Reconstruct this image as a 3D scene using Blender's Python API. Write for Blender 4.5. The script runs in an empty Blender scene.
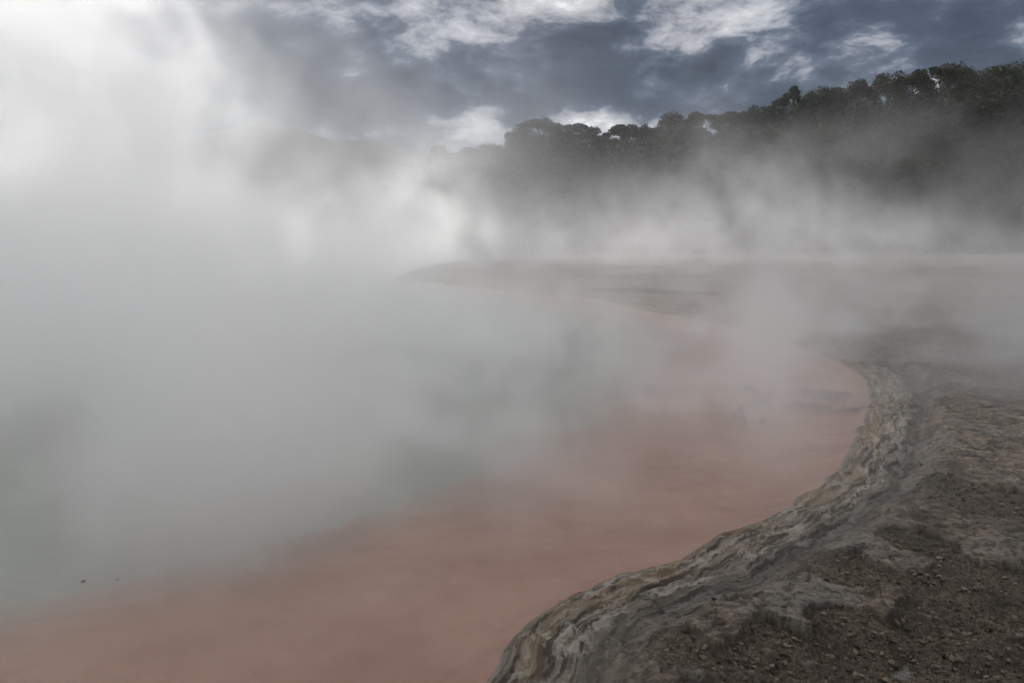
import bpy, math, random
import numpy as np
from mathutils import Vector

# ------------------------------------------------------------------ basics
scene = bpy.context.scene
col = scene.collection
rng = np.random.default_rng(7)
random.seed(7)

EYE = 2.3                       # camera height above the pool
FPX = 804.0                     # focal length in pixels of a 1024 px wide frame
PITCH = math.atan((341.5 - 235.0) / FPX)

def ray(px, py):
    """direction of a photograph pixel in the world (camera at 0,0,EYE looking +Y)"""
    x = (px - 512.0) / FPX
    z = -(py - 341.5) / FPX
    c, s = math.cos(-PITCH), math.sin(-PITCH)
    return (x, c - z * s, s + z * c)

def on_plane(px, py, h=0.0):
    d = ray(px, py)
    t = (h - EYE) / d[2]
    return (d[0] * t, d[1] * t)

def at_depth(px, py, Y):
    d = ray(px, py)
    t = Y / d[1]
    return (d[0] * t, Y, EYE + d[2] * t)

def link(o, parent=None):
    col.objects.link(o)
    if parent is not None:
        o.parent = parent
    return o

def tag(o, label=None, cat=None, group=None, kind=None):
    if label: o['label'] = label
    if cat: o['category'] = cat
    if group: o['group'] = group
    if kind: o['kind'] = kind
    return o

def mesh_np(name, verts, faces, mat=None, parent=None, smooth=True, attrs=None):
    """verts (n,3) array, faces (m,k) array of one polygon size"""
    verts = np.asarray(verts, dtype=np.float32)
    faces = np.asarray(faces, dtype=np.int32)
    me = bpy.data.meshes.new(name)
    k = faces.shape[1]
    me.vertices.add(len(verts))
    me.vertices.foreach_set('co', verts.ravel())
    me.loops.add(faces.size)
    me.loops.foreach_set('vertex_index', faces.ravel())
    me.polygons.add(len(faces))
    me.polygons.foreach_set('loop_start', np.arange(0, faces.size, k, dtype=np.int32))
    me.polygons.foreach_set('loop_total', np.full(len(faces), k, dtype=np.int32))
    me.polygons.foreach_set('use_smooth', np.full(len(faces), smooth, dtype=bool))
    me.update(calc_edges=True)
    for an, av in (attrs or {}).items():
        a = me.attributes.new(an, 'FLOAT', 'POINT')
        a.data.foreach_set('value', np.asarray(av, dtype=np.float32))
    if mat: me.materials.append(mat)
    o = bpy.data.objects.new(name, me)
    return link(o, parent)

# ------------------------------------------------------------------ numpy noise
_perm = rng.permutation(65536).astype(np.int64)
_ga = rng.random(65536) * 2 * np.pi
_gx, _gy = np.cos(_ga), np.sin(_ga)
def _h(i, j, seed):
    return _perm[(_perm[(i + seed * 131) & 65535] + j) & 65535]
def noise2(x, y, seed=0):
    xi = np.floor(x).astype(np.int64); yi = np.floor(y).astype(np.int64)
    xf = x - xi; yf = y - yi
    u = xf * xf * xf * (xf * (xf * 6 - 15) + 10); v = yf * yf * yf * (yf * (yf * 6 - 15) + 10)
    def g(a, b):
        h = _h(xi + a, yi + b, seed)
        return _gx[h] * (xf - a) + _gy[h] * (yf - b)
    n0 = g(0, 0) * (1 - u) + g(1, 0) * u
    n1 = g(0, 1) * (1 - u) + g(1, 1) * u
    return (n0 * (1 - v) + n1 * v) * 1.5
def fbm(x, y, octv=4, seed=0, gain=0.5, lac=2.03):
    a, s, t = 1.0, 0.0, 0.0
    for k in range(octv):
        s = s + a * noise2(x, y, seed + k); t += a
        x = x * lac + 17.3; y = y * lac - 9.1; a *= gain
    return s / t
def worley(x, y, seed=0):
    """distance to the nearest jittered point, and a random value of its cell"""
    xi = np.floor(x).astype(np.int64); yi = np.floor(y).astype(np.int64)
    best = np.full(x.shape, 9.0); val = np.zeros(x.shape)
    for a in (-1, 0, 1):
        for b in (-1, 0, 1):
            h = _h(xi + a, yi + b, seed)
            px = xi + a + _ga[h] / (2 * np.pi); py = yi + b + _ga[(h * 7 + 11) & 65535] / (2 * np.pi)
            d = np.hypot(px - x, py - y)
            m = d < best
            best = np.where(m, d, best); val = np.where(m, _ga[(h * 3 + 5) & 65535] / (2 * np.pi), val)
    return best, val
def sstep(a, b, x):
    t = np.clip((x - a) / (b - a), 0, 1)
    return t * t * (3 - 2 * t)

# ------------------------------------------------------------------ node helpers
def new_mat(name):
    m = bpy.data.materials.new(name); m.use_nodes = True
    m.node_tree.nodes.clear()
    return m
class NT:
    def __init__(s, tree): s.t = tree
    def n(s, typ, **kw):
        nd = s.t.nodes.new(typ)
        for k, v in kw.items(): setattr(nd, k, v)
        return nd
    def put(s, sock, v):
        if isinstance(v, bpy.types.NodeSocket): s.t.links.new(v, sock)
        elif v is not None: sock.default_value = v
    def m(s, op, a, b=None, c=None, clamp=False):
        nd = s.n('ShaderNodeMath', operation=op, use_clamp=clamp)
        s.put(nd.inputs[0], a); s.put(nd.inputs[1], b)
        if c is not None: s.put(nd.inputs[2], c)
        return nd.outputs[0]
    def add(s, a, b): return s.m('ADD', a, b)
    def sub(s, a, b): return s.m('SUBTRACT', a, b)
    def mul(s, a, b): return s.m('MULTIPLY', a, b)
    def div(s, a, b): return s.m('DIVIDE', a, b)
    def vm(s, op, a, b=None, scale=None):
        nd = s.n('ShaderNodeVectorMath', operation=op)
        s.put(nd.inputs[0], a)
        if b is not None: s.put(nd.inputs[1], b)
        if scale is not None: s.put(nd.inputs['Scale'], scale)
        return nd.outputs[0]
    def ss(s, a, b, x):
        nd = s.n('ShaderNodeMapRange', interpolation_type='SMOOTHSTEP')
        s.put(nd.inputs['Value'], x); s.put(nd.inputs['From Min'], a); s.put(nd.inputs['From Max'], b)
        return nd.outputs['Result']
    def noise(s, vec, scale, detail=4, rough=0.55, dist=0.0, lac=2.0):
        nd = s.n('ShaderNodeTexNoise')
        s.put(nd.inputs['Vector'], vec); s.put(nd.inputs['Scale'], scale); s.put(nd.inputs['Detail'], detail)
        s.put(nd.inputs['Roughness'], rough); s.put(nd.inputs['Distortion'], dist); s.put(nd.inputs['Lacunarity'], lac)
        return nd.outputs[0]
    def noisec(s, vec, scale, detail=3, rough=0.5):
        nd = s.n('ShaderNodeTexNoise')
        s.put(nd.inputs['Vector'], vec); s.put(nd.inputs['Scale'], scale); s.put(nd.inputs['Detail'], detail)
        s.put(nd.inputs['Roughness'], rough)
        return nd.outputs[1]
    def sep(s, v):
        nd = s.n('ShaderNodeSeparateXYZ'); s.put(nd.inputs[0], v); return nd.outputs
    def comb(s, x, y, z):
        nd = s.n('ShaderNodeCombineXYZ')
        for i, v in enumerate((x, y, z)): s.put(nd.inputs[i], v)
        return nd.outputs[0]
    def mix(s, f, a, b):
        nd = s.n('ShaderNodeMix', data_type='RGBA')
        s.put(nd.inputs[0], f); s.put(nd.inputs[6], a); s.put(nd.inputs[7], b)
        return nd.outputs[2]
    def attr(s, name):
        nd = s.n('ShaderNodeAttribute', attribute_name=name); return nd.outputs['Fac']
def rgb(r, g, b): return (r, g, b, 1.0)

# ------------------------------------------------------------------ shoreline of the pool (water's edge on the ground)
LIP = 0.05
shore_px = [(455,706),(476,683),(499,652),(508,632),(530,612),(560,592),(600,574),(640,564),(680,552),(700,540),(720,530),(760,515),
            (790,500),(806,488),(828,478),(845,455),(857,430),(868,410),(872,395),(868,378),(855,368),(838,359),(800,345),(760,331),
            (700,318),(640,308),(600,297.5),(560,292),(500,288),(460,285),(420,280),(386,278.5)]
back_px = [(400,275.5),(420,268.5),(440,263),(480,260),(545,257.5)]
shore = [on_plane(x, y, LIP if i < 20 else 0.03) for i, (x, y) in enumerate(shore_px)]
near0 = [(-3.5, 0.6), (-1.6, 2.0), (-0.75, 3.0)]
shore_all = near0 + shore + [on_plane(x, y) for x, y in back_px]
poly = np.array(shore_all + [(14, 97), (150, 97), (150, -30), (-12, -30), (-9, -6)])

def edge_dist(P, pts, closed):
    """unsigned distance and arc position for the polyline pts"""
    best = np.full(len(P), 1e9); tt = np.zeros(len(P)); acc = 0.0
    n = len(pts)
    for i in range(n if closed else n - 1):
        a = pts[i]; b = pts[(i + 1) % n]
        ab = b - a; L = math.hypot(*ab)
        t = np.clip(((P[:, 0] - a[0]) * ab[0] + (P[:, 1] - a[1]) * ab[1]) / (L * L), 0, 1)
        d = np.hypot(P[:, 0] - a[0] - t * ab[0], P[:, 1] - a[1] - t * ab[1])
        m = d < best
        best = np.where(m, d, best); tt = np.where(m, acc + t * L, tt)
        acc += L
    return best, tt
def inside(P, pts):
    r = np.zeros(len(P), dtype=bool); n = len(pts)
    for i in range(n):
        x1, y1 = pts[i]; x2, y2 = pts[(i + 1) % n]
        if y1 == y2: continue
        c = ((y1 > P[:, 1]) != (y2 > P[:, 1])) & (P[:, 0] < (x2 - x1) * (P[:, 1] - y1) / (y2 - y1) + x1)
        r ^= c
    return r

# edge of the orange shelf under water
shelf_px = [(-260,655),(-120,625),(0,606),(90,580),(170,562),(270,540),(380,508),(470,480),(550,445),(620,405),(655,370),(675,340),(660,318),(600,304),(500,292)]
shelf = np.array([on_plane(x, y, 0) for x, y in shelf_px])

# crater and ledge sites in the crust (seen in the photograph)
craters = [(683,657,.15,.26),(842,577,.26,.30),(912,548,.22,.25),(963,503,.30,.42),(1010,508,.3,.3),(735,600,.10,.10),(870,640,.3,.25),(1000,600,.4,.35)]
craters = [(*on_plane(x, y, .1), rx, ry) for x, y, rx, ry in craters]
ledge = np.array([on_plane(x, y, .1) for x, y in [(690,800),(700,720),(706,690),(710,662),(735,640),(768,621),(800,640),(834,634),(880,622),(928,604),(960,592),(1024,567),(1090,550),(1250,525)]])

# ------------------------------------------------------------------ terrace + pool bed: one fine sheet in polar rows
NA, NR = 1250, 1250
A0, A1 = math.radians(-50), math.radians(46)
th = np.linspace(A0, A1, NA)
rr = np.concatenate([np.exp(np.linspace(math.log(0.8), math.log(3.2), 130, endpoint=False)),
                     np.exp(np.linspace(math.log(3.2), math.log(13), 760, endpoint=False)),
                     np.exp(np.linspace(math.log(13), math.log(125), NR - 890))])
R, T = np.meshgrid(rr, th, indexing='ij')
X = (R * np.sin(T)).ravel(); Y = (R * np.cos(T)).ravel()
Rf = R.ravel()
# small scallops on the edge
wa = 0.045 + 0.0045 * Rf
wx = X + wa * fbm(X * 2.6, Y * 2.6, 3, 11); wy = Y + wa * fbm(X * 2.6, Y * 2.6, 3, 31)
P = np.stack([wx, wy], 1)
d, t_arc = edge_dist(P, poly, True)
ins = inside(P, poly)
S = np.where(ins, d, -d)
ds, _ = edge_dist(np.stack([X + .5 * fbm(X * .7, Y * .7, 3, 77), Y + .5 * fbm(X * .7, Y * .7, 3, 78)], 1), shelf, False)
# inside of the shelf = between shelf line and land
shelf_poly = np.vstack([shelf, np.array(shore_all[::-1])[len(back_px):], [(-14, -4)]])
sh_in = inside(np.stack([X, Y], 1), shelf_poly)
SH = np.where(sh_in, ds, -ds)

far = sstep(14, 40, Rf)
z = np.zeros_like(X)
land = sstep(-0.02, 0.05, S)
# rim: layered sinter running along the shore
sn = S + 0.10 * fbm(t_arc * 1.3, S * 1.5, 4, 5) + 0.03 * fbm(X * 9, Y * 9, 3, 6)
layers = np.zeros_like(X)
for k, (e, hh) in enumerate([(0.0, .045), (0.10, .018), (0.19, .016), (0.30, .018), (0.43, .012)]):
    w_ = 0.5 + 0.5 * sstep(-.2, .25, fbm(t_arc * 1.1 + 13 * k, S * .6, 3, 40 + k))
    layers += hh * w_ * sstep(e - .012, e + .022, sn)
rimw = sstep(0.0, .08, S) * (1 - sstep(.44, .70, sn))
def stair(q, sharp=.16):
    f = np.floor(q); return f + sstep(.5 - sharp, .5 + sharp, q - f)
wv_ = .10 * fbm(t_arc * 1.6, S * 2.0, 3, 300)
flake = stair(5.5 * fbm(t_arc * 1.3 + .10 * fbm(X * 7, Y * 7, 3, 301), (S + wv_) * 17 + .22 * fbm(X * 9, Y * 9, 3, 305), 4, 310), .22)
chip = stair(4.0 * fbm(X * 11, Y * 11, 4, 315), .2)
flake2 = stair(5.0 * fbm(X * 2.4, Y * 3.4, 6, 320, .58))
lump = fbm(t_arc * 5.0, S * 9, 4, 61)
ridge = 1 - np.abs(fbm(t_arc * 3.0, S * 14, 4, 62)) * 2
rim_z = layers * .58 + rimw * (0.008 * fbm(t_arc * 2.2, (S + wv_) * 7, 4, 61) + .010 * flake + .0035 * chip)
# dip behind the rim
dip = np.exp(-((sn - .66 - .12 * fbm(t_arc * .8, S, 2, 70)) / .17) ** 2)
rim_z = rim_z - 0.030 * dip * (0.5 + .9 * sstep(-.3, .3, fbm(t_arc * 1.7, S * 2, 3, 71)))
# crust plates further in
plain = sstep(.62, .92, sn)
cx = X + .13 * fbm(X * 3.1, Y * 3.1, 4, 90, .5); cy = Y + .13 * fbm(X * 3.1, Y * 3.1, 4, 95, .5)
crustn = fbm(cx * .9, cy * 1.3, 5, 100) + 0.62
for (ax, ay, rx, ry) in craters:
    q = ((cx - ax) / (rx * 1.15)) ** 2 + ((cy - ay) / (ry * 1.15)) ** 2
    crustn = crustn - 1.25 * np.exp(-q * q * .7)
dl, tl = edge_dist(np.stack([cx, cy], 1), ledge, False)
lp = np.vstack([ledge, [(12, 4), (12, -3), (1.2, -3)]])
below = inside(np.stack([cx, cy], 1), lp)
sl = np.where(below, -dl, dl)
patchn = fbm(cx * 1.6, cy * 2.1, 3, 130)
crustn = np.where(below, np.minimum(crustn, -0.30 + .85 * patchn), crustn + .15 * np.exp(-dl * 3))
crust = sstep(-.012, .040, crustn)
lower = sstep(-.35, 0.03, sl + .04 * fbm(cx * 5, cy * 5, 3, 140))
plate2 = sstep(.10, .13, fbm(cx * 1.3 + 5, cy * 2.0, 5, 150))
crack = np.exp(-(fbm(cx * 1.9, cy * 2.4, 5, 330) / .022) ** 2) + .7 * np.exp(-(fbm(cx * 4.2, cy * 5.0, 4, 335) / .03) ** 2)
pz = 0.050 * crust - .013 * crack * crust + .022 * plate2 * crust * (1 - lower * .3) + .08 * lower - .055
pz = pz + .0085 * flake2 * crust + .004 * chip * crust
pz = pz + .022 * fbm(X * .8, Y * .8, 3, 160) + .012 * fbm(X * 4, Y * 4, 4, 165) * crust
grav = (1 - crust)
g1, gv = worley(X * 30, Y * 30, 3)
g2, gv2 = worley(X * 62, Y * 62, 4)
peb = (0.5 - g1) * .020 * (gv ** 3 + .15) + (.5 - g2) * .008
pz = pz + grav * (1 - far) * (.065 * fbm(X * 2.2, Y * 2.6, 4, 168) + .045 * fbm(X * 6, Y * 6, 4, 170) + .016 * fbm(X * 21, Y * 21, 3, 175) + peb)
fine = fbm(X * 30, Y * 30, 3, 180) * .005 * (1 - far)
ridge2 = (1 - np.abs(fbm(X * 7, Y * 12, 4, 185)) * 2.2) * .007 * (1 - far)
zland = .0 + rim_z * (1 - plain) + plain * (.085 + pz) + fine + ridge2
# the far flats: very low, with faint ripples of sinter
zfar = .05 * sstep(0, .5, S) + .03 * fbm(X * .35, Y * .9, 4, 190) * sstep(0, 2, S) + .02
zland = zland * (1 - far) + zfar * far
# pool bed
shelfz = -.10 - .05 * sstep(0, -1.5, S) * 1.0 + .012 * fbm(X * 3, Y * 3, 3, 195)
drop = sstep(.4, -2.5, SH)
zbed = shelfz - .5 * drop
zbed = zbed * sstep(0.02, -.30, S) - .02
z = zland * land + zbed * (1 - land)
reef = np.zeros_like(X)
for a_, b_, wd in [((740,404),(766,397),.05),((788,388.5),(852,391.5),.035),((790,401.5),(866,407.5),.05),((744,386),(772,389),.04),((738,412),(764,414),.05),((815,394),(835,395),.05)]:
    seg = np.array([on_plane(*a_), on_plane(*b_)])
    dd, _ = edge_dist(np.stack([X + .10 * fbm(X * 3, Y * 3, 3, 400), Y + .22 * fbm(X * 3, Y * 3, 3, 405)], 1), seg, False)
    reef = np.maximum(reef, np.exp(-(dd / (wd * 1.6)) ** 2) * sstep(-.42, -.05, fbm(X * 4, Y * 6, 3, 410)))
z = z + reef * (1 - land) * np.maximum(0, .003 - z)
verts = np.stack([X, Y, z], 1)
idx = np.arange(NR * NA).reshape(NR, NA)
quads = np.stack([idx[:-1, :-1], idx[:-1, 1:], idx[1:, 1:], idx[1:, :-1]], -1).reshape(-1, 4)[:, ::-1]

# ---- material of terrace and bed
m = new_mat('sinter_terrace'); nt = NT(m.node_tree)
geo = nt.n('ShaderNodeNewGeometry').outputs['Position']
n_big = nt.noise(geo, .9, 5, .6)
n_mid = nt.noise(geo, 5.0, 6, .65)
n_fine = nt.noise(geo, 38.0, 5, .7)
n_speck = nt.noise(geo, 120.0, 2, .6)
a_rim, a_crust, a_s, a_sh, a_t = (nt.attr(k) for k in ('rim', 'crust', 'shore', 'shelf', 'along'))
# bare crust: grey-brown sinter
c = nt.mix(nt.ss(.38, .62, n_mid), rgb(.062, .046, .032), rgb(.21, .165, .118))
c = nt.mix(nt.mul(nt.ss(.48, .60, n_big), .7), c, rgb(.19, .175, .155))
c = nt.mix(nt.mul(nt.ss(.54, .62, nt.noise(geo, 2.2, 6, .7)), .55), c, rgb(.055, .044, .034))
# gravel: brown
g = nt.mix(nt.ss(.35, .65, n_fine), rgb(.014, .009, .005), rgb(.120, .090, .058))
g = nt.mix(nt.mul(nt.ss(.55, .64, n_speck), .6), g, rgb(.22, .185, .135))
c = nt.mix(nt.mul(nt.ss(.49, .58, nt.noise(geo, 11.0, 9, .78)), .78), c, rgb(.026, .019, .013))
c = nt.mix(nt.mul(nt.ss(.56, .66, nt.noise(nt.vm('ADD', geo, (3., 1., 0.)), 10.0, 8, .75)), .6), c, rgb(.31, .275, .225))
g = nt.mix(nt.ss(.40, .62, nt.noise(geo, 2.4, 6, .65)), g, nt.mix(.6, g, rgb(.020, .015, .010)))
c = nt.mix(nt.mul(nt.attr('crack'), .75), c, rgb(.028, .021, .015))  # occlusion-like shade painted into the crack lines as a darker colour
c = nt.mix(a_crust, g, c)
# rim: bands along the edge, pale grey with ochre and dark wet layers
band = nt.comb(nt.mul(a_t, 1.6), nt.mul(a_s, 24.0), 0.0)
b1 = nt.noise(nt.vm('ADD', band, nt.vm('SCALE', nt.noisec(geo, 9.0, 3, .6), scale=.38)), 1.0, 9, .62)
r_ = nt.mix(nt.ss(.42, .57, b1), rgb(.048, .039, .030), rgb(.20, .170, .135))
r_ = nt.mix(nt.mul(nt.ss(.50, .60, nt.noise(nt.vm('ADD', nt.vm('MULTIPLY', band, (1.6, .5, 1.)), nt.vm('SCALE', nt.noisec(geo, 12.0, 3, .6), scale=.8)), 1.4, 9, .66)), .8), r_, rgb(.38, .345, .29))
wet = nt.mul(nt.ss(.40, .55, a_s), nt.ss(.90, .72, a_s))
r_ = nt.mix(nt.mul(wet, .6), r_, rgb(.028, .026, .025))
och = nt.mul(nt.ss(.42, .56, nt.noise(nt.comb(nt.mul(a_t, 1.1), nt.mul(a_s, 5.0), 4.0), 1.3, 7, .65)), nt.ss(.45, .05, a_s))
r_ = nt.mix(nt.mul(och, .5), r_, rgb(.24, .155, .075))
c = nt.mix(nt.mul(nt.ss(2.2, 6.0, a_s), nt.mul(nt.ss(.35, .6, nt.noise(geo, .45, 6, .65)), .8)), c, rgb(.036, .032, .028))
c = nt.mix(nt.mul(nt.ss(50, 66, nt.sep(geo)[1]), .85), c, rgb(.060, .042, .036))
c = nt.mix(a_rim, c, r_)
# pool bed
bed = nt.mix(nt.ss(.3, .7, nt.noise(geo, .75, 8, .68)), rgb(.46, .19, .115), rgb(.62, .32, .215))
bed = nt.mix(nt.ss(.7, -1.5, nt.add(a_sh, nt.mul(nt.sub(nt.noise(geo, .8, 5, .6), .5), 1.2))), bed, rgb(.44, .455, .405))
bed = nt.mix(nt.ss(.25, .7, nt.attr('reef')), bed, rgb(.27, .15, .105))
c = nt.mix(nt.ss(.01, -.035, a_s), c, bed)
bs = nt.n('ShaderNodeBsdfPrincipled')
nt.put(bs.inputs['Base Color'], c)
nt.put(bs.inputs['Roughness'], nt.add(.55, nt.mul(n_mid, .35)))
nt.put(bs.inputs['Specular IOR Level'], .35)
bp = nt.n('ShaderNodeBump'); nt.put(bp.inputs['Strength'], .9); nt.put(bp.inputs['Distance'], .016)
nt.put(bp.inputs['Height'], nt.add(n_fine, nt.mul(n_mid, .8)))
nt.put(bs.inputs['Normal'], bp.outputs[0])
o = nt.n('ShaderNodeOutputMaterial'); nt.put(o.inputs['Surface'], bs.outputs[0])
MAT_TERR = m
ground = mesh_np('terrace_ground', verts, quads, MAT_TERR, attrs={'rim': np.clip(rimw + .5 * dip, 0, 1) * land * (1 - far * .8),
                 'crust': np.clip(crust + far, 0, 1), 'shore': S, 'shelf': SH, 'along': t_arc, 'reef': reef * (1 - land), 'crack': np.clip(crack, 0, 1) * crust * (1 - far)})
tag(ground, kind='structure')

def ground_z(x, y):
    """height of the sheet at a point (nearest vertex)"""
    r = math.hypot(x, y); a = math.atan2(x, y)
    i = int(np.clip(np.searchsorted(rr, r), 0, NR - 1)); j = int(np.clip(np.searchsorted(th, a), 0, NA - 1))
    return float(z[i * NA + j])

# ------------------------------------------------------------------ wide ground out to the horizon
m = new_mat('far_ground'); nt = NT(m.node_tree)
geo = nt.n('ShaderNodeNewGeometry').outputs['Position']
bs = nt.n('ShaderNodeBsdfPrincipled')
nt.put(bs.inputs['Base Color'], nt.mix(nt.noise(geo, .08, 5, .6), rgb(.07, .065, .05), rgb(.20, .18, .15)))
nt.put(bs.inputs['Roughness'], .9)
o = nt.n('ShaderNodeOutputMaterial'); nt.put(o.inputs['Surface'], bs.outputs[0])
MAT_FAR = m
rad = [90, 110, 150, 300, 700, 1500, 3000]
vs, fs = [], []
for r in rad:
    for k in range(96):
        a = 2 * math.pi * k / 96
        vs.append((r * math.sin(a), r * math.cos(a), -1.35 if r < 95 else -.25))
for i in range(len(rad) - 1):
    for k in range(96):
        fs.append((i * 96 + k, (i + 1) * 96 + k, (i + 1) * 96 + (k + 1) % 96, i * 96 + (k + 1) % 96))
tag(mesh_np('ground', vs, np.array(fs)[:, ::-1], MAT_FAR), kind='structure')

# ------------------------------------------------------------------ water
m = new_mat('pool_water'); nt = NT(m.node_tree)
geo = nt.n('ShaderNodeNewGeometry').outputs['Position']
gl = nt.n('ShaderNodeBsdfGlossy'); nt.put(gl.inputs['Roughness'], .12); nt.put(gl.inputs['Color'], rgb(.9, .9, .9))
tr = nt.n('ShaderNodeBsdfTransparent'); nt.put(tr.inputs['Color'], rgb(.93, .95, .93))
df = nt.n('ShaderNodeBsdfDiffuse'); nt.put(df.inputs['Color'], rgb(.48, .485, .45))
bp = nt.n('ShaderNodeBump'); nt.put(bp.inputs['Strength'], .5); nt.put(bp.inputs['Distance'], .014)
sx = nt.sep(geo)
wv = nt.comb(sx[0], nt.mul(sx[1], 1.4), 0.0)
wn = nt.add(nt.noise(wv, 6.0, 3, .6), nt.mul(nt.noise(wv, 1.2, 2, .5), 1.5))
nt.put(bp.inputs['Height'], wn)
nt.put(gl.inputs['Normal'], bp.outputs[0])
fr = nt.n('ShaderNodeFresnel'); nt.put(fr.inputs['IOR'], 1.333); nt.put(fr.inputs['Normal'], bp.outputs[0])
m1 = nt.n('ShaderNodeMixShader'); nt.put(m1.inputs[0], .16); nt.put(m1.inputs[1], tr.outputs[0]); nt.put(m1.inputs[2], df.outputs[0])
m2 = nt.n('ShaderNodeMixShader'); nt.put(m2.inputs[0], nt.mul(fr.outputs[0], .85)); nt.put(m2.inputs[1], m1.outputs[0]); nt.put(m2.inputs[2], gl.outputs[0])
o = nt.n('ShaderNodeOutputMaterial'); nt.put(o.inputs['Surface'], m2.outputs[0])
MAT_WATER = m
nx, ny = 60, 60
gx = np.linspace(-150, 150, nx); gy = np.linspace(-30, 123, ny)
GX, GY = np.meshgrid(gx, gy)
idw = np.arange(nx * ny).reshape(ny, nx)
qw = np.stack([idw[:-1, :-1], idw[:-1, 1:], idw[1:, 1:], idw[1:, :-1]], -1).reshape(-1, 4)
tag(mesh_np('water', np.stack([GX.ravel(), GY.ravel(), np.zeros(GX.size)], 1), qw, MAT_WATER), kind='structure')

# gas bubbles breaking the surface, near left
def bubble(px, py, r, label):
    x_, y_ = on_plane(px, py)
    vs, fs = [(x_, y_, r * .8)], []
    vs, fs = [], []
    for i in range(6):
        e_ = i / 5 * math.pi / 2
        for k in range(12):
            a_ = 2 * math.pi * k / 12
            vs.append((r * math.cos(e_) * math.cos(a_) * 1.02, r * math.cos(e_) * math.sin(a_) * 1.02, r * .8 * math.sin(e_) + .001))
    for i in range(5):
        for k in range(12):
            fs.append((i * 12 + k, i * 12 + (k + 1) % 12, (i + 1) * 12 + (k + 1) % 12, (i + 1) * 12 + k))
    o_ = mesh_np('bubble', vs, fs, MAT_BUB); o_.location = (x_, y_, 0)
    tag(o_, label, 'bubble', 'gas bubbles on the pool')
m = new_mat('bubble_film'); nt = NT(m.node_tree)
bs = nt.n('ShaderNodeBsdfPrincipled'); nt.put(bs.inputs['Base Color'], rgb(.10, .11, .10)); nt.put(bs.inputs['Roughness'], .1)
o = nt.n('ShaderNodeOutputMaterial'); nt.put(o.inputs['Surface'], bs.outputs[0])
MAT_BUB = m
bubble(83, 582, .016, 'dark bubble on the green water near the left edge, larger of two specks')
bubble(117, 580, .010, 'small faint bubble on the green water just right of the darker speck')

# ------------------------------------------------------------------ steam (real volume grids)
SUN_AZ, SUN_EL = math.radians(-47), math.radians(31)       # azimuth from +Y (negative = left)

m = new_mat('steam_vapour'); nt = NT(m.node_tree)
pv = nt.n('ShaderNodeVolumePrincipled')
nt.put(pv.inputs['Color'], rgb(1.0, 1.0, 1.0)); nt.put(pv.inputs['Density'], 1.0)
nt.put(pv.inputs['Anisotropy'], .64)
o = nt.n('ShaderNodeOutputMaterial'); nt.put(o.inputs['Volume'], pv.outputs[0])
MAT_STEAM = m

def steam_object(name, lo, hi, voxel, build):
    gt = bpy.data.node_groups.new(name, 'GeometryNodeTree')
    gt.interface.new_socket('Geometry', in_out='OUTPUT', socket_type='NodeSocketGeometry')
    k = NT(gt)
    pos = k.n('GeometryNodeInputPosition').outputs[0]
    dens = build(k, pos)
    vc = k.n('GeometryNodeVolumeCube')
    k.put(vc.inputs['Density'], dens)
    k.put(vc.inputs['Min'], Vector(lo)); k.put(vc.inputs['Max'], Vector(hi))
    for ax, nm in enumerate(('Resolution X', 'Resolution Y', 'Resolution Z')):
        k.put(vc.inputs[nm], max(8, int((hi[ax] - lo[ax]) / voxel)))
    sm = k.n('GeometryNodeSetMaterial'); k.put(sm.inputs['Geometry'], vc.outputs[0]); sm.inputs['Material'].default_value = MAT_STEAM
    out = k.n('NodeGroupOutput'); k.put(out.inputs[0], sm.outputs[0])
    vol = bpy.data.volumes.new(name)
    vol.materials.append(MAT_STEAM)
    ob = bpy.data.objects.new(name, vol); link(ob)
    md = ob.modifiers.new('density', 'NODES'); md.node_group = gt
    tag(ob, kind='stuff')
    return ob

def gauss(k, v, c, w):
    q = k.div(k.sub(v, c), w)
    return k.m('EXPONENT', k.mul(k.mul(q, q), -1.0))

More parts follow.
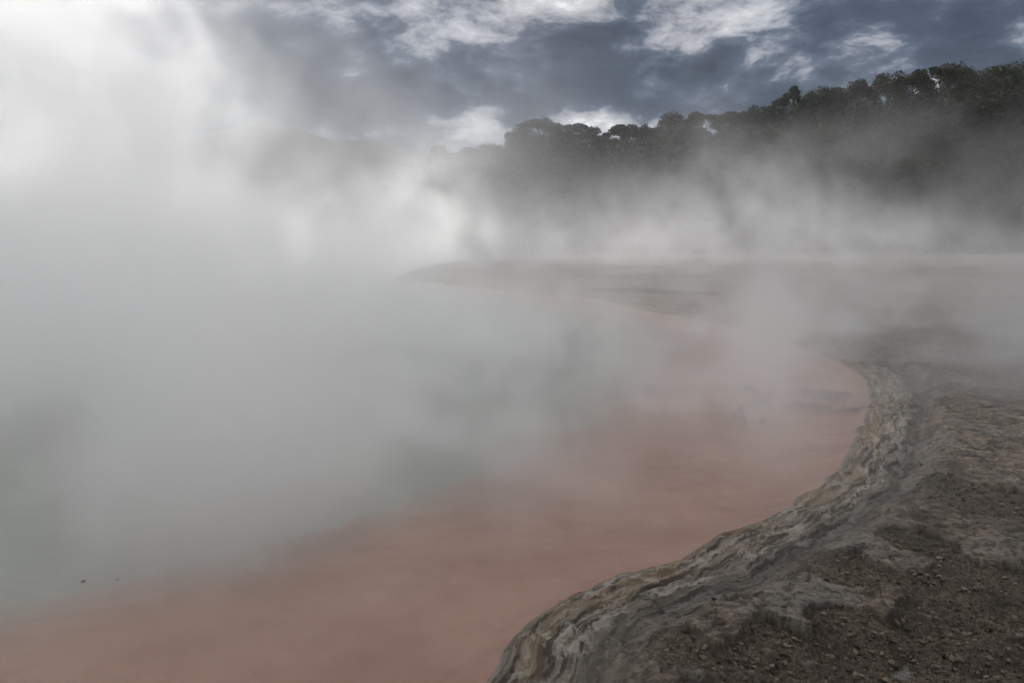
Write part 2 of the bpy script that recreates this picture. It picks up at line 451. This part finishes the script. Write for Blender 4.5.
def far_density(k, P):
    x, y, zz = k.sep(P)[:3]
    zp = k.m('MAXIMUM', zz, 0.0)
    warp = k.vm('SCALE', k.vm('SUBTRACT', k.noisec(P, .13, 3, .55), (.5, .5, .5)), scale=7.0)
    Pw = k.vm('ADD', P, warp)
    n = k.noise(Pw, .12, 7, .62)
    n2 = k.noise(k.vm('ADD', k.vm('MULTIPLY', Pw, (1.0, .7, .9)), (31., 7., 3.)), .27, 7, .64)
    wob = k.mul(k.sub(n, .5), 26.0)
    nb = k.noise(k.vm('ADD', Pw, (11., 3., 8.)), .16, 6, .58)
    wobp = k.mul(k.sub(nb, .5), 23.0)
    # --- great plume on the left
    edge = k.sub(-6.9, k.mul(k.m('MINIMUM', zz, 5.0), 1.5))
    pl = k.ss(-.6, 2.0, k.add(k.sub(k.mul(edge, k.div(y, 38.0)), x), wobp))
    pl = k.mul(pl, k.mul(k.ss(20, 30, y), k.ss(56, 46, y)))
    pl = k.mul(pl, k.ss(-44, -30, k.add(x, k.mul(wob, .4))))
    plume = k.mul(k.mul(pl, .34), k.add(.07, k.mul(k.ss(.47, .58, n), 1.0)))
    # --- low blanket over the water, thicker and taller with distance, thinner to the right
    hb = k.add(.8, k.mul(k.ss(25, 80, y), 3.4))
    bl = k.m('EXPONENT', k.mul(k.div(zp, hb), -1.0))
    lat = k.add(.34, k.mul(k.ss(16, -14, x), .84))
    blanket = k.mul(k.mul(k.mul(bl, lat), .088), k.add(.10, k.mul(k.ss(.46, .58, n2), 1.0)))
    blanket = k.mul(blanket, k.sub(1.0, k.mul(k.mul(gauss(k, x, 1.0, 8.0), k.mul(k.ss(17, 26, y), k.ss(74, 56, y))), .80)))
    blanket = k.mul(blanket, k.ss(97, 50, y))
    # --- wisps rising in front of the wood
    vy = k.mul(k.ss(42, 58, k.add(y, wob)), k.ss(94, 66, y))
    hz = k.mul(k.mul(k.m('EXPONENT', k.mul(k.div(zp, 5.5), -1.0)), k.ss(-1.5, 2.5, zz)), k.ss(15, 8, k.add(zz, k.mul(wob, .4))))
    xt = k.add(k.sub(x, k.mul(zz, .45)), k.mul(wob, .30))
    col_ = k.add(k.add(k.mul(gauss(k, xt, -8.5, 3.0), .75), k.mul(gauss(k, xt, 13.0, 5.5), .36)), k.add(k.mul(gauss(k, xt, 23.5, 3.6), .30), k.mul(k.ss(9, 2, zz), k.add(.11, k.mul(k.ss(14, -6, x), .10)))))
    wis = k.mul(k.mul(k.mul(vy, hz), col_), k.mul(k.ss(.44, .60, n2), .32))
    return k.add(k.add(plume, blanket), wis)

def near_density(k, P):
    x, y, zz = k.sep(P)[:3]
    warp = k.vm('SCALE', k.vm('SUBTRACT', k.noisec(P, .35, 3, .5), (.5, .5, .5)), scale=2.2)
    Pw = k.vm('ADD', P, warp)
    n = k.noise(k.vm('MULTIPLY', Pw, (1.0, .8, .9)), .52, 6, .6)
    base = k.m('EXPONENT', k.mul(k.div(k.m('MAXIMUM', zz, 0.0), k.mul(k.add(.85, k.mul(k.ss(1.0, -9.0, x), 1.1)), k.add(.55, k.mul(k.ss(.40, .62, n), 1.1)))), -1.0))
    lat = k.add(k.ss(.7, -4.2, k.mul(k.add(k.sub(x, k.mul(y, .686)), 2.54), .825)), k.mul(k.ss(6.0, 12.0, y), .32))
    dn = k.mul(k.mul(k.mul(base, k.add(lat, .07)), .88), k.add(.13, k.mul(k.ss(.48, .58, n), 1.05)))
    dn = k.mul(k.mul(dn, k.ss(2.4, 5.6, y)), k.ss(21.5, 17.5, y))
    dn = k.mul(dn, k.ss(7.9, 5.0, zz))
    dn = k.mul(dn, k.sub(1.0, k.mul(k.mul(gauss(k, x, 1.5, 4.5), k.ss(9, 13, y)), .75)))
    return dn

steam_object('steam', (-56, 17, -.05), (72, 96, 29), .38, far_density)
steam_object('steam', (-26, 2.0, -.05), (22, 22, 8), .18, near_density)

# ------------------------------------------------------------------ wooded hillside
def hill_profile(px):
    pts = [(-400, 236), (100, 232), (300, 222), (370, 205), (410, 186), (440, 174), (500, 168), (560, 158), (620, 158), (700, 148), (760, 140), (800, 128), (860, 114), (930, 102), (1024, 98), (1200, 90), (1500, 90)]
    return float(np.interp(px, [p[0] for p in pts], [p[1] for p in pts]))
HY = 125.0
hx = np.linspace(-95, 150, 180)
hyy = np.linspace(92, 175, 60)
HX, HYY = np.meshgrid(hx, hyy)
crest = np.array([at_depth(512 + FPX * x / HY, hill_profile(512 + FPX * x / HY), HY)[2] for x in hx])
def hill_h(Xa, Ya):
    c_ = np.interp(Xa, hx, crest)
    s_ = sstep(94, HY, Ya)
    b_ = 1 - .35 * sstep(HY + 5, 175, Ya)
    return c_ * s_ * b_ - .3 + 1.0 * fbm(Xa * .12, Ya * .12, 3, 210) * sstep(96, 104, Ya)
HZ = hill_h(HX.ravel(), HYY.ravel())
ih = np.arange(HX.size).reshape(HX.shape)
qh = np.stack([ih[:-1, :-1], ih[:-1, 1:], ih[1:, 1:], ih[1:, :-1]], -1).reshape(-1, 4)
m = new_mat('hill_soil'); nt = NT(m.node_tree)
geo = nt.n('ShaderNodeNewGeometry').outputs['Position']
bs = nt.n('ShaderNodeBsdfPrincipled')
nt.put(bs.inputs['Base Color'], nt.mix(nt.ss(.35, .65, nt.noise(geo, .25, 6, .65)), rgb(.022, .022, .014), rgb(.045, .040, .026)))
nt.put(bs.inputs['Roughness'], .95)
o = nt.n('ShaderNodeOutputMaterial'); nt.put(o.inputs['Surface'], bs.outputs[0])
MAT_SOIL = m
tag(mesh_np('hillside', np.stack([HX.ravel(), HYY.ravel(), HZ], 1), qh, MAT_SOIL), kind='structure')

def leaf_mat(name, a, b):
    m = new_mat(name); nt = NT(m.node_tree)
    geo = nt.n('ShaderNodeNewGeometry')
    oi = nt.n('ShaderNodeObjectInfo').outputs['Random']
    v = nt.ss(.35, .65, nt.noise(geo.outputs['Position'], .9, 4, .6))
    bs = nt.n('ShaderNodeBsdfPrincipled')
    nt.put(bs.inputs['Base Color'], nt.mix(nt.m('MULTIPLY_ADD', geo.outputs['Random Per Island'], .6, nt.mul(v, .4)), a, b))
    nt.put(bs.inputs['Roughness'], .8); nt.put(bs.inputs['Specular IOR Level'], .12)
    o = nt.n('ShaderNodeOutputMaterial'); nt.put(o.inputs['Surface'], bs.outputs[0])
    return m
LEAF = [leaf_mat('scrub_leaves', rgb(.026, .029, .016), rgb(.062, .062, .036)),
        leaf_mat('pine_needles', rgb(.022, .032, .016), rgb(.055, .068, .034)),
        leaf_mat('dry_leaves', rgb(.040, .036, .020), rgb(.095, .080, .048))]
m = new_mat('bark'); nt = NT(m.node_tree)
geo = nt.n('ShaderNodeNewGeometry').outputs['Position']
bs = nt.n('ShaderNodeBsdfPrincipled')
nt.put(bs.inputs['Base Color'], nt.mix(nt.noise(geo, 4., 4, .6), rgb(.04, .032, .024), rgb(.11, .09, .07)))
nt.put(bs.inputs['Roughness'], .9)
o = nt.n('ShaderNodeOutputMaterial'); nt.put(o.inputs['Surface'], bs.outputs[0])
BARK = m

def leaf_cloud(r_, centres, radii, per, size, flat=.6):
    """leaf-sized quads through clumps; centres (n,3), radii (n,)"""
    C = np.repeat(centres, per, axis=0); Rr = np.repeat(radii, per)
    n = len(C)
    dv = r_.normal(size=(n, 3)); dv /= np.linalg.norm(dv, axis=1)[:, None]
    rad_ = Rr * (r_.random(n) ** .45)
    p = C + dv * rad_[:, None] * np.array([1, 1, flat])
    nrm = dv * .5 + r_.normal(size=(n, 3)); nrm /= np.linalg.norm(nrm, axis=1)[:, None]
    a = np.cross(nrm, r_.normal(size=(n, 3))); a /= np.linalg.norm(a, axis=1)[:, None]
    b = np.cross(nrm, a)
    s_ = size * (.6 + .9 * r_.random(n))[:, None]
    v = np.stack([p - a * s_, p - b * s_ * .5, p + a * s_, p + b * s_ * .5], 1).reshape(-1, 3)
    f = np.arange(4 * n).reshape(n, 4)
    return v, f

def limb(vs, fs, a, b, ra, rb, sides=6, r_=None, segs=3):
    a = np.array(a, float); b = np.array(b, float); dv = b - a; L = np.linalg.norm(dv); dv /= L
    u = np.cross(dv, (0.3, .9, .1)); u /= np.linalg.norm(u); w = np.cross(dv, u)
    base = len(vs)
    for i in range(segs + 1):
        t = i / segs
        off = (r_.normal(size=3) * .05 * L if r_ is not None and 0 < i < segs else 0)
        c_ = a + dv * L * t + off; rd = ra + (rb - ra) * t
        for k in range(sides):
            an = 2 * math.pi * k / sides
            vs.append(c_ + u * math.cos(an) * rd + w * math.sin(an) * rd)
    for i in range(segs):
        for k in range(sides):
            p0 = base + i * sides + k; p1 = base + i * sides + (k + 1) % sides
            fs.append((p0, p1, p1 + sides, p0 + sides))

def tree(label, x, y, z0, ztop, w, kind, seed, leaf):
    r_ = np.random.default_rng(seed)
    H = ztop - z0
    root = bpy.data.objects.new('tree', None); link(root); root.location = (x, y, z0)
    tag(root, label, 'tree', 'trees along the ridge')
    vs, fs = [], []
    lean = r_.normal(size=2) * .03 * H
    th_ = H * (.55 if kind == 'flat' else .8)
    limb(vs, fs, (0, 0, -.6), (lean[0], lean[1], th_), .035 * H + .06, .04, 8, r_, 5)
    cs, rs = [], []
    nb = {'flat': 24, 'round': 16, 'pine': 20, 'spiky': 14}[kind]
    for i in range(nb):
        an = r_.random() * 2 * math.pi; q = math.sqrt(r_.random())
        if kind == 'flat':
            rr_ = q * w * .5; zc = H * (.93 - .16 * q * q - .10 * r_.random()) ; cr = w * (.11 + .07 * r_.random())
            if i >= 15: zc = H * r_.uniform(.35, .75); rr_ = q * w * .42
        elif kind == 'pine':
            t = i / (nb - 1); zc = H * (.30 + .66 * t); rr_ = w * .5 * (1 - t) ** .8 * (.5 + .5 * q); cr = w * (.09 + .12 * (1 - t))
        elif kind == 'spiky':
            zc = H * (.45 + .5 * r_.random()); rr_ = q * w * .5 * (1.15 - zc / H * .7); cr = w * (.10 + .07 * r_.random())
        else:
            zc = H * (.42 + .50 * r_.random()); rr_ = q * w * .48 * math.sqrt(max(.12, 1 - ((zc / H - .55) / .45) ** 2)); cr = w * (.15 + .08 * r_.random())
        c_ = np.array([lean[0] + rr_ * math.cos(an), lean[1] + rr_ * math.sin(an), min(zc, H - cr * .6)])
        cs.append(c_); rs.append(cr)
        t0 = np.array([lean[0] * .7, lean[1] * .7, min(th_ * .92, zc * (.55 + .2 * r_.random()))])
        limb(vs, fs, t0, c_, .012 * H, .02, 5, r_, 3)
    tr_ = mesh_np('trunk', np.array(vs), np.array(fs), BARK, root)
    v, f = leaf_cloud(r_, np.array(cs), np.array(rs), 260, .17, .55 if kind in ('flat', 'pine') else .8)
    mesh_np('crown', v, f, leaf, root, smooth=False)
    return root

trees = [
 # px, top py, width px, kind, leaf, label
 (441,147,26,'spiky',2,'small wispy tree at the low left end of the ridge, half lost in steam'),
 (468,150,30,'round',0,'low rounded tree second from the left end of the ridge'),
 (492,146,34,'round',2,'low broad tree just left of the ridge step with the flat-topped tree'),
 (517,131,34,'spiky',0,'sloping dark tree leaning up to the left side of the flat-topped tree'),
 (545,118,44,'flat',0,'flat-topped umbrella tree with a notched crown on the left of the ridge'),
 (573,124,40,'flat',0,'flat shelf-crowned tree joined to the right side of the umbrella tree'),
 (600,137,26,'round',2,'low bush-like tree in the dip between the two flat-topped groups'),
 (624,123,36,'flat',1,'small flat-crowned tree right of the dip in the skyline'),
 (652,125,28,'round',0,'low rounded tree between the small flat crown and the wide dome'),
 (679,114,34,'round',0,'left half of the wide domed pair of crowns in the middle of the ridge'),
 (703,112,38,'flat',0,'right and taller of the wide domed pair of crowns in the middle of the ridge'),
 (730,112,28,'spiky',1,'narrow uneven tree between the domed pair and the rising dark conifers'),
 (752,105,30,'round',1,'rounded dark tree at the foot of the tall dark conifer'),
 (774,100,26,'spiky',1,'ragged dark tree just left of the tall dark conifer'),
 (795,87,38,'pine',1,'tall dark pointed conifer standing above the middle of the ridge'),
 (817,93,30,'round',1,'dark rounded tree against the right side of the tall dark conifer'),
 (838,88,34,'round',0,'hazy rounded tree right of the dark conifer group'),
 (862,81,34,'spiky',0,'hazy ragged tree behind the thin steam column on the ridge'),
 (888,72,36,'round',0,'hazy tree on the shoulder where the right ridge levels out'),
 (912,73,30,'round',2,'low hazy tree in the small dip left of the twin tops'),
 (925,66,26,'spiky',0,'left of the hazy twin treetops on the right ridge'),
 (950,66,36,'round',0,'right and broader of the hazy twin treetops on the right ridge'),
 (980,70,36,'round',0,'hazy low tree second from the right edge of the picture'),
 (1010,66,40,'round',1,'hazy tree at the right edge of the picture'),
]
for i, (px, py, wpx, kind, lf, lab) in enumerate(trees):
    Yd = HY - 3 + (i * 7 % 5)
    tx, ty, tz = at_depth(px, py, Yd)
    g0 = float(hill_h(np.array([tx]), np.array([ty]))[0]) - .2
    w = wpx / FPX * Yd * 1.15
    tree(lab, tx, ty, g0, max(tz + .15, g0 + 3.2), w, kind, 300 + i, LEAF[lf])

# the wood on the slope reads as one mass
r_ = np.random.default_rng(55)
N = 3000
ux = r_.uniform(-90, 145, N * 2); uy = r_.uniform(95, 172, N * 2)
keep = (np.abs(ux / uy) < .80) & (ux / uy > -.19); ux = ux[keep]; uy = uy[keep]
uz = hill_h(ux, uy)
cs, rs = [], []
for x_, y_, z_ in zip(ux, uy, uz):
    hcan = r_.uniform(1.2, 3.4) * (1 if y_ < HY - 4 else .75)
    for q in range(3):
        cs.append((x_ + r_.normal() * .9, y_ + r_.normal() * .9, z_ + hcan * (.35 + .65 * r_.random()))); rs.append(r_.uniform(.7, 1.4))
v, f = leaf_cloud(r_, np.array(cs), np.array(rs), 44, .25, .85)
wood = mesh_np('woodland', v, f, LEAF[0], smooth=False); wood.data.materials[0] = LEAF[0]
tag(wood, kind='stuff')

# ------------------------------------------------------------------ distant hill with a mast, far left
DH = 620.0
prof = [(-250,165),(100,150),(200,140),(240,130),(258,126),(275,124.5),(300,127.5),(318,133),(332,138.5),(345,141.5),(358,139.5),(370,138),(382,140.5),(400,147),(440,158),(520,172),(700,185),(900,190)]
fx = np.linspace(-560, 330, 160); fy = np.linspace(430, 760, 40)
FX, FY = np.meshgrid(fx, fy)
fc = np.array([at_depth(512 + FPX * x / DH, float(np.interp(512 + FPX * x / DH, [p[0] for p in prof], [p[1] for p in prof])), DH)[2] for x in fx])
fz = np.interp(FX.ravel(), fx, fc)
sfy = sstep(430, DH, FY.ravel()) * (1 - .5 * sstep(DH + 10, 760, FY.ravel()))
fz = fz * sfy - .5 + 5 * (fbm(FX.ravel() * .012, FY.ravel() * .012, 5, 230)) * sfy * (1 - sstep(-60, 0, FY.ravel() - DH) * .85)
iff = np.arange(FX.size).reshape(FX.shape)
qf = np.stack([iff[:-1, :-1], iff[:-1, 1:], iff[1:, 1:], iff[1:, :-1]], -1).reshape(-1, 4)
m = new_mat('hill_cover'); nt = NT(m.node_tree)
geo = nt.n('ShaderNodeNewGeometry').outputs['Position']
bs = nt.n('ShaderNodeBsdfPrincipled')
nt.put(bs.inputs['Base Color'], nt.mix(nt.ss(.4, .6, nt.noise(geo, .03, 8, .7)), rgb(.010, .011, .010), rgb(.028, .025, .020)))
nt.put(bs.inputs['Roughness'], .95)
o = nt.n('ShaderNodeOutputMaterial'); nt.put(o.inputs['Surface'], bs.outputs[0])
tag(mesh_np('hill', np.stack([FX.ravel(), FY.ravel(), fz], 1), qf, m), kind='structure')

mx, my, mz = at_depth(369.5, 138.3, DH)
mast = bpy.data.objects.new('mast', None); link(mast); mast.location = (mx, my, mz - .5)
tag(mast, 'tiny thin mast standing on the distant hilltop on the left', 'mast')
m = new_mat('mast_steel'); nt = NT(m.node_tree)
bs = nt.n('ShaderNodeBsdfPrincipled'); nt.put(bs.inputs['Base Color'], rgb(.12, .12, .12)); nt.put(bs.inputs['Metallic'], .6); nt.put(bs.inputs['Roughness'], .5)
o = nt.n('ShaderNodeOutputMaterial'); nt.put(o.inputs['Surface'], bs.outputs[0])
vs, fs = [], []
limb(vs, fs, (0, 0, -1), (0, 0, 3.4), .28, .16, 6)
mesh_np('pole', np.array(vs), np.array(fs), m, mast)
vs, fs = [], []
limb(vs, fs, (-.8, 0, 2.4), (.8, 0, 2.4), .10, .10, 5)
mesh_np('crossarm', np.array(vs), np.array(fs), m, mast)

# ------------------------------------------------------------------ loose gravel in the foreground
r_ = np.random.default_rng(91)
ico_v = []; 
ph = (1 + 5 ** .5) / 2
ico_v = np.array([(-1,ph,0),(1,ph,0),(-1,-ph,0),(1,-ph,0),(0,-1,ph),(0,1,ph),(0,-1,-ph),(0,1,-ph),(ph,0,-1),(ph,0,1),(-ph,0,-1),(-ph,0,1)], float)
ico_v /= np.linalg.norm(ico_v[0])
ico_f = np.array([(0,11,5),(0,5,1),(0,1,7),(0,7,10),(0,10,11),(1,5,9),(5,11,4),(11,10,2),(10,7,6),(7,1,8),(3,9,4),(3,4,2),(3,2,6),(3,6,8),(3,8,9),(4,9,5),(2,4,11),(6,2,10),(8,6,7),(9,8,1)])
VS, FS = [], []; off = 0
gm = grav.reshape(NR, NA)
cnt = 0
while cnt < 12000:
    a = r_.uniform(math.radians(0), math.radians(40)); r = 3.0 + 7 * r_.random() ** 1.3
    i = min(NR - 1, int(np.searchsorted(rr, r))); j = min(NA - 1, int(np.searchsorted(th, a)))
    Sx = S[i * NA + j]
    if Sx < .5: continue
    if r_.random() > gm[i, j] * .97 + .03: continue
    s_ = .003 + .019 * r_.random() ** 5
    v = ico_v * (1 + .28 * r_.normal(size=(12, 1))) * s_ * np.array([1, r_.uniform(.6, 1), r_.uniform(.45, .8)])
    an = r_.random() * 6.28; c_, s2 = math.cos(an), math.sin(an)
    v = np.stack([v[:, 0] * c_ - v[:, 1] * s2, v[:, 0] * s2 + v[:, 1] * c_, v[:, 2]], 1)
    v += np.array([r * math.sin(a), r * math.cos(a), z[i * NA + j] + s_ * .25])
    VS.append(v); FS.append(ico_f + off); off += 12; cnt += 1
m = new_mat('gravel_stone'); nt = NT(m.node_tree)
geo = nt.n('ShaderNodeNewGeometry')
bs = nt.n('ShaderNodeBsdfPrincipled')
nt.put(bs.inputs['Base Color'], nt.mix(geo.outputs['Random Per Island'], rgb(.022, .015, .010), rgb(.18, .135, .090)))
nt.put(bs.inputs['Roughness'], .85)
o = nt.n('ShaderNodeOutputMaterial'); nt.put(o.inputs['Surface'], bs.outputs[0])
tag(mesh_np('gravel', np.vstack(VS), np.vstack(FS), m, smooth=False), kind='stuff')

# ------------------------------------------------------------------ world: sky with broken dark cloud
w = bpy.data.worlds.new('World'); scene.world = w; w.use_nodes = True
w.node_tree.nodes.clear(); nt = NT(w.node_tree)
dirv = nt.n('ShaderNodeTexCoord').outputs['Generated']
sx, sy, sz = nt.sep(dirv)[:3]
az = nt.m('ARCTAN2', sx, sy); el = nt.m('ARCSINE', sz)
sky = nt.n('ShaderNodeTexSky', sky_type='NISHITA', sun_disc=False)
sky.sun_elevation = SUN_EL; sky.sun_rotation = SUN_AZ % (2 * math.pi)
sky.altitude = 300; sky.dust_density = 1.5
# cloud coordinates: flattened towards the horizon
sc_ = nt.div(1.0, nt.add(nt.m('MAXIMUM', sz, 0.0), .60))
cp = nt.comb(nt.mul(sx, sc_), nt.mul(sy, sc_), nt.mul(sz, 1.8))
wp = nt.vm('SCALE', nt.vm('SUBTRACT', nt.noisec(cp, 3.0, 4, .55), (.5, .5, .5)), scale=.15)
cpw = nt.vm('ADD', cp, wp)
n1 = nt.noise(cpw, 4.0, 9, .60)
n2 = nt.noise(nt.vm('ADD', cpw, (4.0, 2.0, 1.0)), 10.0, 8, .62)
def blob(px, py, wa, we, amp, rot=0.0):
    d_ = ray(px, py); L = math.sqrt(sum(q * q for q in d_))
    a0 = math.atan2(d_[0], d_[1]); e0 = math.asin(d_[2] / L)
    da = nt.sub(az, a0); de = nt.sub(el, e0)
    c_, s_ = math.cos(rot), math.sin(rot)
    u = nt.div(nt.add(nt.mul(da, c_), nt.mul(de, s_)), wa)
    v = nt.div(nt.sub(nt.mul(de, c_), nt.mul(da, s_)), we)
    return nt.mul(nt.m('EXPONENT', nt.mul(nt.add(nt.mul(u, u), nt.mul(v, v)), -1.0)), amp)
light = blob(350, 5, .17, .045, .30)
for b in [(480,60,.035,.06,.20,.5),(470,128,.12,.022,.36,.0),(590,128,.12,.022,.26,.1),(700,40,.06,.018,.30,.3),(790,8,.10,.020,.24,.2),(770,85,.10,.018,.26,.35),(575,8,.06,.025,.14),
          
          (350,133,.07,.010,.22),(330,90,.11,.045,-.36),(570,75,.09,.035,-.26),(660,100,.10,.02,-.10),(860,45,.20,.03,-.03,.2),(620,10,.03,.03,-.10),(960,20,.12,.03,.08),(700,70,.08,.015,-.10,.2)]:
    light = nt.add(light, blob(*b))
up = nt.mul(nt.ss(.32, .70, sz), .62)
v = nt.add(nt.add(nt.add(nt.mul(nt.sub(n1, .5), 1.7), nt.mul(nt.sub(n2, .5), 1.8)), light), nt.add(.36, up))
ramp = nt.n('ShaderNodeValToRGB'); nt.put(ramp.inputs[0], v)
cr = ramp.color_ramp
stops = [(0.0, (.040, .052, .077)), (.30, (.058, .073, .104)), (.46, (.096, .117, .158)), (.64, (.29, .30, .335)), (.85, (.46, .47, .49)), (1.0, (.72, .72, .72))]
cr.elements[0].position = stops[0][0]; cr.elements[0].color = rgb(*stops[0][1])
cr.elements[1].position = stops[-1][0]; cr.elements[1].color = rgb(*stops[-1][1])
for p_, c_ in stops[1:-1]:
    e = cr.elements.new(p_); e.color = rgb(*c_)
cloud = nt.vm('SCALE', ramp.outputs[0], scale=10.0)
below_h = nt.ss(-.02, .02, sz)
cover = nt.ss(.80, .45, nt.noise(nt.vm('ADD', cpw, (9.0, 5.0, 2.0)), 2.0, 5, .6))
mixc = nt.mix(nt.m('MAXIMUM', nt.mul(cover, 1.0), .96), sky.outputs[0], cloud)
mixc = nt.mix(below_h, rgb(.6, .62, .66), mixc)
bg = nt.n('ShaderNodeBackground'); nt.put(bg.inputs['Color'], mixc); nt.put(bg.inputs['Strength'], .10)
o = nt.n('ShaderNodeOutputWorld'); nt.put(o.inputs['Surface'], bg.outputs[0])
w.cycles.sampling_method = 'MANUAL'; w.cycles.sample_map_resolution = 512

# ------------------------------------------------------------------ sun
L = bpy.data.lights.new('sun', 'SUN'); L.energy = 4.1; L.angle = math.radians(3.0); L.color = (1.0, .975, .95)
so = bpy.data.objects.new('sun', L); link(so)
sd = Vector((math.sin(SUN_AZ) * math.cos(SUN_EL), math.cos(SUN_AZ) * math.cos(SUN_EL), math.sin(SUN_EL)))
so.rotation_euler = sd.to_track_quat('Z', 'Y').to_euler(); so.location = sd * 200

# ------------------------------------------------------------------ camera
cd = bpy.data.cameras.new('camera'); cd.sensor_width = 36; cd.lens = FPX / 1024 * 36; cd.clip_start = .05; cd.clip_end = 6000
co = bpy.data.objects.new('camera', cd); link(co)
co.location = (0, 0, EYE); co.rotation_euler = (math.radians(90) - PITCH, 0, 0)
scene.camera = co

# ------------------------------------------------------------------ render settings
scene.view_settings.view_transform = 'Standard'; scene.view_settings.look = 'None'
scene.view_settings.exposure = 0.48; scene.view_settings.gamma = 1.0
cy = scene.cycles
cy.use_adaptive_sampling = True; cy.adaptive_threshold = .08
cy.use_denoising = True
try: cy.denoiser = 'OPENIMAGEDENOISE'
except Exception: pass
cy.max_bounces = 10; cy.diffuse_bounces = 2; cy.glossy_bounces = 2; cy.transmission_bounces = 2
cy.volume_bounces = 6; cy.transparent_max_bounces = 8
cy.volume_step_rate = 2.0; cy.volume_max_steps = 256
cy.sample_clamp_indirect = 4.0
